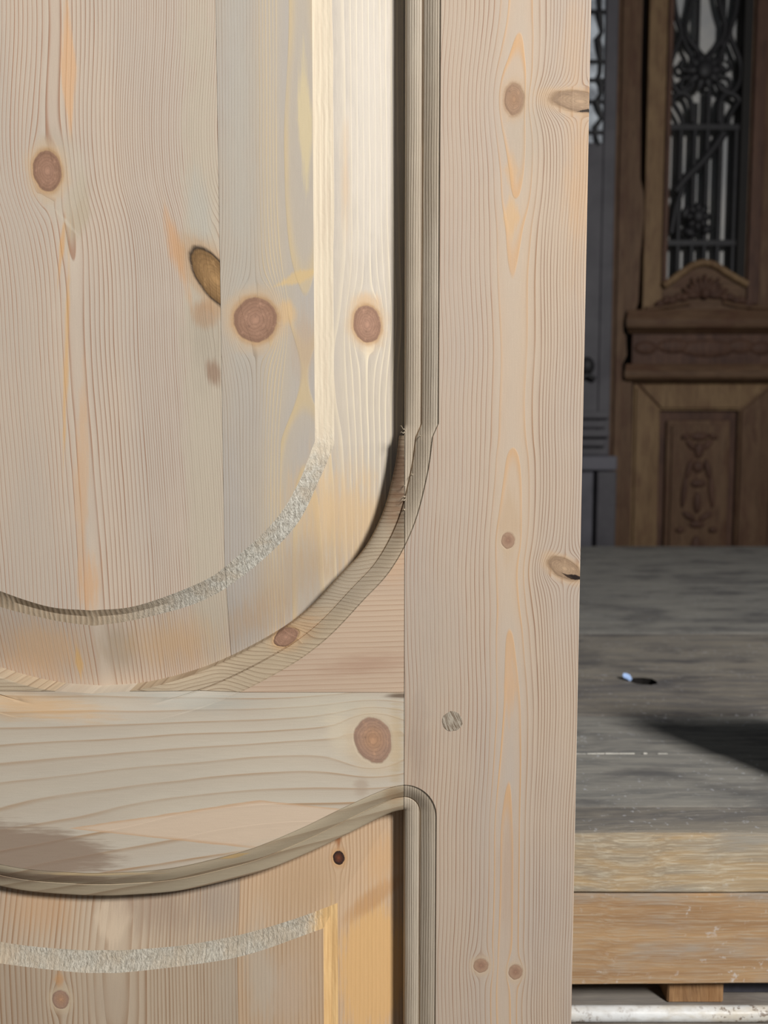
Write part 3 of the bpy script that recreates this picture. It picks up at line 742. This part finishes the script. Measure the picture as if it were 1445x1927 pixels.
# front beams
zb1 = W(1260, 1678, YF)[1]; zb2 = W(1260, 1850, YF)[1]
bw1 = old_wood('beam_upper', [(178, 150, 112), (156, 142, 122), (206, 194, 170)], 'x', (0.008, 0.40), (150, 144, 134), 0.8, ((214, 210, 200), 0.3), 0.6, seed=40.0)
bw2 = old_wood('beam_lower', [(180, 146, 108), (158, 124, 90), (184, 166, 142)], 'x', (0.012, 0.40), (162, 152, 140), 0.8, ((206, 200, 194), 0.6), 0.5, seed=55.0)
def beam(z0, z1, mat, seed, yoff):
    bm = bmesh.new(); rg = random.Random(seed); n = 40
    top = [(bx0 - 0.5 + (bx1 - bx0) * k / n, z1 - rg.uniform(0, 0.0009)) for k in range(n + 1)]
    bot = [(bx1 - 0.5 - (bx1 - bx0) * k / n, z0 + rg.uniform(0, 0.0016)) for k in range(n + 1)]
    prism(bm, top + bot, yoff, yoff + 0.09)
    es = [e for e in bm.edges if abs(e.verts[0].co.y - yoff) < 1e-6 and abs(e.verts[1].co.y - yoff) < 1e-6 and abs(e.verts[0].co.x - e.verts[1].co.x) > 0.01 and len({round(f.normal.y, 1) for f in e.link_faces}) > 1]
    bmesh.ops.bevel(bm, geom=es, offset=0.0012, segments=2, affect='EDGES')
    return link('beam', bm, mat, bench)
beam(zb1 + 0.0001, ZT - 0.002, bw1, 21, -0.0035); beam(zb2, zb1 - 0.0001, bw2, 22, -0.003)
bm = bmesh.new()                                       # dark packing behind the beams carries the planks
box(bm, *bl_(bx0 + 0.03, bx1 - 0.03, YF + 0.092, yT(1030) - 0.02, zb2 + 0.03, ZT - 0.038), 0.003)
link('core_timber', bm, pm[2], bench)
# the shelf under the beams, post, block, legs
ZSH = W(1300, 1890, YF + 0.008)[1]
m_grey = old_wood('shelf_grey', [(136, 128, 118), (118, 112, 106), (150, 142, 130)], 'x', (0.01, 0.3), (96, 84, 76), 0.6, None, 0.4, seed=70.0)
m_post = old_wood('post_brown', [(176, 138, 98), (150, 112, 76), (128, 92, 60)], 'z', (0.02, 0.4), (90, 70, 56), 0.5, None, 0.5, seed=80.0)
m_slate = plain('slate_paint', (74, 74, 82), 0.6, var=0.6, scale=0.03)
bm = bmesh.new(); box(bm, *bl_(bx0, bx1, WH(1260, 1912, ZSH + 0.0062)[1] - 0.004, 1.3, ZSH - 0.035, ZSH), 0.002); link('shelf_board', bm, m_grey, bench)
def pxX(px, Y): return (px - CX) / F_PX * Y * 1.035
YP = WH(1300, 1888, ZSH)[1]
YPI = WH(1260, 1908, ZSH + 0.0062)[1]
xa, xb = WH(1256, 1889, ZSH)[0], WH(1362, 1889, ZSH)[0]
bm = bmesh.new(); box(bm, *bl_(xa, xb, YP, YP + 0.06, ZSH, zb2 - 0.0005), 0.0015); link('post', bm, m_post, bench)
bm = bmesh.new(); box(bm, *bl_(xb + 0.002, xb + 0.25, YP + 0.012, YP + 0.10, ZSH, zb2 - 0.0005), 0.0015); link('spacer_block', bm, m_slate, bench, label='dark slate-painted block beside the brown post')
for lx in (bx0 + 0.06, bx1 - 0.12):
    for ly in (0.72, 1.2):
        bm = bmesh.new(); box(bm, *bl_(lx, lx + 0.08, ly, ly + 0.08, 0.0, ZSH - 0.034), 0.003); link('leg', bm, m_post, bench)
for lx in (bx0 + 0.06, bx1 - 0.12):
    bm = bmesh.new(); box(bm, *bl_(lx, lx + 0.08, yT(1040) - 0.12, yT(1040) - 0.04, 0.0, zb2 + 0.031), 0.003); link('leg', bm, m_post, bench)
    bm = bmesh.new(); box(bm, *bl_(lx, lx + 0.08, 1.0, 1.08, ZSH, zb2 + 0.031), 0.003); link('post', bm, m_post, bench)

# white painted pipe lying along the shelf front
m_pipe = old_wood('chipped_white_paint', [(226, 226, 224), (206, 206, 204), (190, 186, 178)], 'x', (0.03, 0.1), (196, 176, 140), 0.6, ((112, 92, 74), 0.85, 0.53), 0.4, seed=90.0, rough=0.35)
rp = 0.0062
pipe = None
bm = bmesh.new()
tube(bm, [(-0.3 + 0.08 * k, 0, 0.0) for k in range(16)], rp, 20)
pipe = link('pipe', bm, m_pipe, None, 40, loc=(0.35, YPI, ZSH + rp + 0.0003))
pipe['label'] = 'thin white painted pipe with rust chips lying along the shelf below the beams'; pipe['category'] = 'pipe'
# flake of pale blue plastic beside the plank hole
m_blue = plain('blue_plastic', (176, 202, 246), 0.4)
bm = bmesh.new(); rg = random.Random(4)
prism(bm, [(0.006 * math.cos(a) * rg.uniform(.7, 1.2), 0.007 * math.sin(a) * rg.uniform(.6, 1.2)) for a in [2 * math.pi * k / 9 for k in range(9)]], -0.001, 0.001)
bmesh.ops.rotate(bm, cent=(0, 0, 0), matrix=Matrix.Rotation(math.radians(-62), 3, 'X'), verts=bm.verts[:])
zmin = min(q.co.z for q in bm.verts)
fx, fy = WH(1180, 1281, ZT)
fk = link('plastic_flake', bm, m_blue, loc=(fx, fy, ZT - zmin + 0.0008)); fk['label'] = 'tiny pale blue flake beside the dark hole in the bench planks'; fk['category'] = 'flake'
# wedge-shaped timber offcut standing on the bench, right of the picture: its shadow falls across the planks
m_off = old_wood('offcut_wood', [(180, 150, 112), (150, 120, 88), (128, 100, 72)], 'z', (0.02, 0.4), seed=33.0)
ax_, ay_ = WH(1150, 1341, ZT); cx_, cy_ = WH(1445, 1452, ZT)
ap = Vector((ax_, ay_, 0)); di = (Vector((cx_, cy_, 0)) - ap)
base = ap + di * 1.45
top = ap + (lo.location - Vector((ax_, ay_, ZT))).normalized() * 0.285
bm = bmesh.new(); wv = Vector((0.22, 0.0, 0)); dv = Vector((0.012, -0.045, 0))
b0 = [base, base + wv, base + wv + dv, base + dv]; t0 = [top, top + wv * 0.7, top + wv * 0.7 + dv, top + dv]
vb = [bm.verts.new(p - base) for p in b0]; vt = [bm.verts.new(p - base) for p in t0]
bm.faces.new(vb[::-1]); bm.faces.new(vt)
for i in range(4): bm.faces.new((vb[i], vb[(i + 1) % 4], vt[(i + 1) % 4], vt[i]))
bmesh.ops.recalc_face_normals(bm, faces=bm.faces[:])
bmesh.ops.bevel(bm, geom=bm.edges[:], offset=0.002, segments=2, affect='EDGES')
oc = link('timber_offcut', bm, m_off, loc=(base.x, base.y, ZT + 0.0012)); oc['label'] = 'slanting timber offcut standing on the right of the plank bench'; oc['category'] = 'offcut'

# ================================================================== OLD CARVED DOOR in the background
YB = 2.8
cw = [(94, 72, 53), (81, 59, 42), (66, 47, 33)]
m_old = old_wood('old_brown_wood', cw, 'z', (0.006, 0.06), (70, 44, 32), 0.6, None, 0.5, seed=100.0)
m_oldx = old_wood('old_brown_wood_across', cw, 'x', (0.006, 0.06), (70, 44, 32), 0.6, None, 0.5, seed=120.0)
m_light = old_wood('old_brown_wood_worn', [(116, 93, 66), (101, 78, 54), (84, 62, 43)], 'z', (0.006, 0.06), (84, 58, 42), 0.5, None, 0.5, seed=140.0)
m_red = old_wood('old_red_brown_wood', [(84, 60, 47), (72, 50, 39), (60, 41, 33)], 'z', (0.006, 0.06), (54, 36, 30), 0.6, None, 0.5, seed=150.0)
m_iron = plain('dark_iron', (36, 34, 35), 0.55, var=0.4, scale=0.03, metal=0.2)
m_glass = plain('dusty_grey_glass', (172, 168, 162), 0.4, var=0.3, scale=0.004, c2=(148, 148, 148))
od = thing('carved_door', 'old brown carved wooden door with black iron grille standing behind the bench', 'door', (W(1320, 600, YB)[0], YB, 0))
OX = od.location.x
def Q(px, py, d=0.0):
    a = W(px, py, YB + d); return (a[0] - OX, a[1])
def vx(px): return W(px, 500, YB)[0] - OX               # plumb line at its mid height
def pane(x0, x1, z0, z1, y0, y1, bev=0.004): 
    bm = bmesh.new(); box(bm, x0, x1, y0, y1, z0, z1, bev, seg=2); return bm
zt = 3.05
X_post0, X_gap, X_gl0, X_gl1, X_end = vx(1150), vx(1199), vx(1252), vx(1401), vx(1480)
zCrest = Q(1320, 585)[1]; zC0 = Q(1320, 628)[1]; zF0 = Q(1320, 686)[1]; zM0 = Q(1320, 720)[1]
# fixed post left of the leaf, its edge notched for the mouldings
bm = bmesh.new()
pts = [(X_post0, 0.0), (X_post0, zt)]
edge_px = [(1209, -60), (1204, 150), (1203, 340), (1209, 365), (1210, 410), (1203, 480), (1199, 570), (1194, 585), (1176, 605), (1166, 618), (1176, 634), (1177, 670), (1166, 692), (1170, 708), (1188, 722), (1186, 900), (1183, 1040)]
pts += [(Q(a, c)[0], Q(a, c)[1]) for a, c in edge_px] 
pts += [(Q(1183, 1040)[0], 0.0)]
pts[2] = (pts[2][0], zt); pts.pop(1); pts.insert(1, (X_post0, zt))
prism(bm, pts, -0.012, 0.07); link('door_post', bm, m_old, od)
bm = pane(vx(1158), vx(1172), 0.0, zt, -0.022, -0.011, 0.003); link('post_bead', bm, m_old, od)
# leaf
XL = X_gap + 0.022
link('leaf_stile', pane(XL, X_gl0, zM0, zt, 0.0, 0.05), m_light, od)
link('leaf_stile', pane(X_gl1, X_end, zM0, zt, 0.0, 0.05), m_old, od)
link('stile_bead', pane(X_gl0 - 0.014, X_gl0 + 0.003, zCrest + 0.1, zt, -0.012, 0.02), m_red, od)
link('stile_bead', pane(X_gl1 + 0.006, X_gl1 + 0.05, zCrest + 0.02, zt, -0.016, 0.02, 0.006), m_red, od)
# carved crest under the grille
arch = [Q(a, c) for a, c in [(1246, 585), (1246, 533), (1262, 522), (1284, 506), (1303, 494), (1324, 489), (1344, 494), (1364, 507), (1384, 519), (1404, 530), (1404, 585)]]
arch = [arch[0]] + [tuple(p) for p in catmull(arch[1:-1], 4)] + [arch[-1]]
bm = bmesh.new(); prism(bm, arch, -0.004, 0.05); crest = link('crest_rail', bm, m_oldx, od)
bm = bmesh.new()                                        # raised moulding along the arch
tube(bm, [(p[0], -0.008, p[1] - 0.012) for p in arch[1:-1]], 0.013, 8); link('arch_moulding', bm, m_light, od, 50)
bm = bmesh.new(); rg = random.Random(6)                 # carved leaves and flower
cxp, czp = Q(1324, 548)
for k in range(11):
    a = math.pi * (k / 10); L = 0.055 + 0.015 * (k % 2)
    blob(bm, (cxp + 0.6 * L * 1.25 * math.cos(a), -0.008, czp - 0.018 + 0.6 * L * math.sin(a)), (0.036, 0.013, 0.011), 8, -a)
for s in (-1, 1):
    for k in range(5):
        blob(bm, (cxp + s * (0.07 + 0.022 * k), -0.006, czp - 0.022 - 0.006 * k + 0.006 * (k % 2)), (0.020, 0.012, 0.014), 8, s * 0.4)
blob(bm, (cxp, -0.014, czp - 0.012), (0.02, 0.016, 0.02), 10)
link('carving', bm, m_red, od, 60)
# shadow groove lines: rail below crest sags at both ends
bm = bmesh.new(); tube(bm, [(Q(a, c)[0], -0.006, Q(a, c)[1]) for a, c in [(1214, 582), (1240, 580), (1270, 576), (1296, 572)]], 0.008, 8); link('crest_bead', bm, m_oldx, od, 50)
bm = bmesh.new(); tube(bm, [(Q(a, c)[0], -0.006, Q(a, c)[1]) for a, c in [(1358, 570), (1385, 576), (1420, 579), (1470, 580)]], 0.008, 8); link('crest_bead', bm, m_oldx, od, 50)
# cornice, frieze, lower moulding
def mould(z1, z0, proj, mat, name, xl):
    h = z1 - z0
    pr = [(0.04, z0), (0.04, z1), (-proj * 0.55, z1), (-proj * 0.75, z1 - h * 0.12), (-proj * 0.8, z1 - h * 0.3), (-proj, z1 - h * 0.42), (-proj * 1.05, z1 - h * 0.6), (-proj * 0.92, z1 - h * 0.8), (-proj * 0.5, z1 - h * 0.9), (-proj * 0.3, z0)]
    bm = bmesh.new(); profile_x(bm, pr, xl, X_end, 0.55, 0.0); return link(name, bm, mat, od, 40)
mould(zCrest, zC0, 0.045, m_oldx, 'cornice', Q(1196, 605)[0])
link('frieze', pane(vx(1186) + 0.012, X_end, zF0, zC0, -0.004, 0.04, 0.002), m_red, od)
mould(zF0, zM0, 0.04, m_oldx, 'dado_moulding', Q(1192, 700)[0])
for (a, c, rx, rz) in [(1214, 655, 22, 13), (1268, 652, 34, 14), (1330, 656, 56, 17), (1392, 652, 26, 14), (1432, 656, 22, 13)]:
    bm = bmesh.new(); p = Q(a, c); blob(bm, (p[0], -0.002, p[1]), (rx * 0.00193, 0.012, rz * 0.00193), 14); link('frieze_carving', bm, m_red, od, 60)
# lower leaf: mitred frame round a raised, carved panel
zlp = zM0
x0, x1 = Q(1190, 860)[0], Q(1450, 860)[0]
xi0, xi1 = Q(1240, 860)[0], Q(1388, 860)[0]
zi1 = Q(1320, 772)[1]; zi0 = 0.42
def frame_piece(pts, mat, name, y0=-0.004):
    bm = bmesh.new(); prism(bm, pts, y0, 0.045)
    es = [e for e in bm.edges if all(abs(q.co.y - y0) < 1e-6 for q in e.verts) and e.calc_length() > 0.04 and any(abs(f.normal.y) < 0.5 for f in e.link_faces)]
    bmesh.ops.bevel(bm, geom=es, offset=0.009, segments=3, affect='EDGES'); link(name, bm, mat, od, 30)
frame_piece([(x0, zlp), (x0, 0.2), (xi0, zi0), (xi0, zi1)], m_light, 'panel_frame')
frame_piece([(x0, zlp), (xi0, zi1), (xi1, zi1), (x1, zlp)], m_light, 'panel_frame')
frame_piece([(x1, zlp), (xi1, zi1), (xi1, zi0), (x1, 0.2)], m_old, 'panel_frame')
frame_piece([(x0, 0.2), (x1, 0.2), (xi1, zi0), (xi0, zi0)], m_oldx, 'panel_frame')
link('leaf_foot', pane(XL, X_end, 0.0, 0.2, -0.008, 0.045), m_oldx, od)
link('leaf_stile', pane(x1, X_end, 0.2, zlp, 0.0, 0.05), m_red, od)
link('panel_back', pane(xi0 - 0.01, xi1 + 0.01, zi0, zi1, 0.022, 0.04, 0.001), m_red, od)
r0, r1, rz = Q(1254, 860)[0], Q(1374, 860)[0], Q(1320, 790)[1]
bm = bmesh.new(); box(bm, r0, r1, 0.006, 0.024, zi0 + 0.03, rz, 0.010, seg=2); box(bm, r0 + 0.018, r1 - 0.018, -0.002, 0.01, zi0 + 0.05, rz - 0.02, 0.004, seg=2)
rp_ = link('raised_panel', bm, m_old, od)
bm = bmesh.new()
cxr = (r0 + r1) / 2; ztop_ = rz - 0.06
for (dx, dz, rx, rz_, ro) in [(0, 0, .035, .016, 0), (-.03, -.03, .028, .012, .8), (.03, -.03, .028, .012, -.8), (0, -.05, .018, .03, 0), (-.05, .0, .02, .01, -.4), (.05, .0, .02, .01, .4),
    (0, -.11, .022, .022, 0), (-.035, -.12, .012, .04, .25), (.035, -.12, .012, .04, -.25), (0, -.17, .03, .016, 0), (-.05, -.2, .012, .06, .1), (.05, -.2, .012, .06, -.1), (0, -.24, .016, .04, 0),
    (-.03, -.29, .03, .012, .6), (.03, -.29, .03, .012, -.6), (0, -.32, .03, .014, 0), (-.06, -.34, .018, .012, 0), (.06, -.34, .018, .012, 0), (0, -.4, .02, .04, 0)]:
    blob(bm, (cxr + dx, -0.003, ztop_ + dz), (rx, 0.009, rz_), 10, ro)
link('carving', bm, m_red, od, 60)
# dusty glass behind the grille, dark reveal at its right
link('glass', pane(X_gl0 - 0.01, X_gl1 + 0.01, zCrest + 0.02, zt, 0.062, 0.07, 0.0), m_glass, od)
m_black = plain('shade_black', (30, 27, 25), 0.8)  # black colour stands in for the shadow on the recessed jamb
link('glass_reveal', pane(vx(1386), vx(1402), zCrest + 0.04, zt, 0.0, 0.062, 0.001), m_black, od)
# iron grille
gr = bpy.data.objects.new('grille', None); C.objects.link(gr); gr.parent = od
def G3(px, py, d): p = Q(px, py, d); return (p[0], d, p[1])
def iron(name, lines, r, n=8):
    for ln in lines:
        bm = bmesh.new()
        pp = [tuple(p) for p in catmull([G3(a, c, 0.022) for a, c in ln], 6)] if len(ln) > 2 else [G3(a, c, 0.022) for a, c in ln]
        tube(bm, pp, r, n); link(name, bm, m_iron, gr, 50)
for a, top_py in ((1278, 238), (1304, 190), (1328, 165), (1353, 190), (1382, 238)):
    bx = vx(a); bm = bmesh.new(); tube(bm, [(bx, 0.024, Q(a, 520)[1]), (bx, 0.024, Q(a, top_py)[1])], 0.0115, 8); link('bar', bm, m_iron, gr, 50)
for a in (1304, 1352):
    bx = vx(a); bm = bmesh.new(); tube(bm, [(bx, 0.024, Q(a, 110)[1]), (bx, 0.024, zt)], 0.009, 8); link('bar', bm, m_iron, gr, 50)
for py in (236, 455):
    bm = bmesh.new(); z = Q(1320, py)[1]; box(bm, X_gl0 - 0.004, X_gl1, 0.012, 0.024, z - 0.011, z + 0.011, 0.002); link('crossbar', bm, m_iron, gr)
iron('sash', [[(1360, 252), (1345, 275), (1318, 308), (1290, 336), (1270, 362)]], 0.017)
iron('sash', [[(1290, 336), (1280, 365), (1270, 395), (1262, 440)]], 0.012)
def sc(pts): return [pts, [(2 * 1327 - a, c) for a, c in pts]]
iron('scroll', sc([(1262, -60), (1270, 20), (1281, 62), (1272, 90), (1262, 118), (1262, 150), (1276, 174), (1298, 168), (1306, 150)]), 0.0105)
iron('scroll', sc([(1312, -60), (1300, 10), (1290, 50), (1296, 75), (1312, 95), (1322, 112)]), 0.0105)
iron('scroll', sc([(1281, 62), (1292, 90), (1300, 108), (1296, 128), (1284, 132), (1280, 120), (1288, 114)]), 0.0085)
iron('scroll', sc([(1306, 140), (1296, 146), (1284, 150), (1281, 164), (1290, 168), (1294, 160)]), 0.0085)
iron('scroll', sc([(1258, 196), (1272, 180), (1290, 178), (1300, 196), (1302, 232)]), 0.0105)
iron('scroll', sc([(1258, 182), (1270, 200), (1282, 222), (1284, 238)]), 0.009)
bm = bmesh.new()
for k in range(10):
    a = 2 * math.pi * k / 10; p = G3(1326, 132, 0.015); blob(bm, (p[0] + 0.032 * math.cos(a), p[1], p[2] + 0.034 * math.sin(a)), (0.038, 0.010, 0.016), 8, -a)
blob(bm, G3(1326, 132, 0.008), (0.034, 0.018, 0.036), 12); link('rosette', bm, m_iron, gr, 60)
bm = bmesh.new()
for k in range(8):
    a = 2 * math.pi * k / 8; p = G3(1313, 408, 0.012); blob(bm, (p[0] + 0.026 * math.cos(a), p[1], p[2] + 0.030 * math.sin(a)), (0.024, 0.012, 0.014), 8, -a)
blob(bm, G3(1313, 408, 0.006), (0.026, 0.02, 0.028), 12); blob(bm, G3(1298, 438, 0.012), (0.026, 0.012, 0.016), 8, 0.5); blob(bm, G3(1330, 432, 0.012), (0.022, 0.012, 0.016), 8, -0.5)
blob(bm, G3(1290, 400, 0.014), (0.016, 0.01, 0.026), 8, 0.3); link('rosette', bm, m_iron, gr, 60)

# ================================================================== DARK GREY DOOR left of it
YG = 2.69
gd = thing('grey_door', 'dark grey painted door with small glazed slit, left of the carved brown door', 'door', (W(1120, 600, YG)[0], YG, 0))
GX = gd.location.x
def gq(px, py): a = W(px, py, YG); return (a[0] - GX, a[1])
m_gp = plain('grey_door_paint', (70, 67, 70), 0.6, var=0.5, scale=0.006, c2=(56, 53, 57))
m_gp2 = plain('grey_door_paint_blue', (84, 82, 88), 0.6, var=0.5, scale=0.006)
m_pale = plain('glass_painted_reflection', (204, 210, 216), 0.3, var=0.7, scale=0.012, c2=(110, 112, 118))  # whitish reflections put into the glass colour as blotches
gx1 = W(1154, 500, YG)[0] - GX; gx0 = -0.62
zlow = gq(1120, 858)[1]
sl0, sl1 = gq(1104, 200)[0], gq(1137, 200)[0]; zs0 = gq(1120, 268)[1]
bm = bmesh.new(); box(bm, sl1, gx1, 0, 0.05, zlow, 3.0, 0.003); link('stile', bm, m_gp, gd)
bm = bmesh.new(); box(bm, gx0, sl1, 0, 0.05, zlow, zs0, 0.003); link('middle_board', bm, m_gp, gd)
bm = bmesh.new(); box(bm, gx0, sl0 - 0.05, 0, 0.05, zs0, 3.0, 0.003); link('stile', bm, m_gp, gd)
bm = bmesh.new(); box(bm, sl0 - 0.05, sl1, 0.012, 0.04, zs0, 3.0, 0.001); link('glass', bm, m_pale, gd)
rg = random.Random(9)                                  # pierced iron band over the glass
xb_ = sl1 - 0.012; pts = []
z = zs0 - 0.01
while z < 2.95:
    pts.append((xb_ + rg.uniform(-.016, .008), 0.004, z)); z += rg.uniform(0.018, 0.04)
bm = bmesh.new(); tube(bm, pts, [rg.uniform(.006, .012) for _ in pts], 6); link('iron_fretwork', bm, m_iron, gd)
for zz in (0.03, 0.13, 0.2, 0.26, 0.42):
    bm = bmesh.new(); box(bm, sl0 - 0.05, sl1, 0.0, 0.008, zs0 + zz, zs0 + zz + 0.010, 0.001); link('iron_bar', bm, m_iron, gd)
for k in range(5):
    bm = bmesh.new(); box(bm, gx0, gx1 - 0.012 * (k % 2) - 0.005, -0.012 - 0.006 * (k % 3), 0.02, gq(1120, 858)[1] + k * 0.032, gq(1120, 858)[1] + k * 0.032 + 0.026, 0.006, seg=2)
    link('lock_rail_moulding', bm, m_gp, gd)
bm = bmesh.new(); p = gq(1101, 690); blob(bm, (p[0], -0.018, p[1]), (0.028, 0.02, 0.032), 12); tube(bm, [(p[0] - 0.03, -0.012, p[1] - 0.05), (p[0], -0.02, p[1] - 0.03), (p[0] + 0.03, -0.012, p[1] - 0.045)], 0.010, 8); link('carved_boss', bm, m_iron, gd, 60)
gx2 = gq(1155, 940)[0]
bm = bmesh.new(); box(bm, gx0, gx2, -0.03, 0.05, gq(1120, 885)[1], zlow, 0.004); link('lower_rail', bm, m_gp2, gd)
zl0, zl1 = 0.0, gq(1120, 885)[1] - 0.003
xg = gq(1116, 960)[0]
bm = bmesh.new(); box(bm, gx0, xg - 0.004, -0.014, 0.05, zl0, zl1, 0.004); link('lower_panel', bm, m_gp2, gd)
bm = bmesh.new(); box(bm, xg + 0.004, gx2, -0.028, 0.05, zl0, zl1, 0.004); link('lower_stile', bm, m_gp, gd)
bm = bmesh.new(); box(bm, xg - 0.006, xg + 0.006, 0.02, 0.05, zl0, zl1, 0.0); link('groove_strip', bm, m_black, gd)  # black strip gives the groove its shade by colour
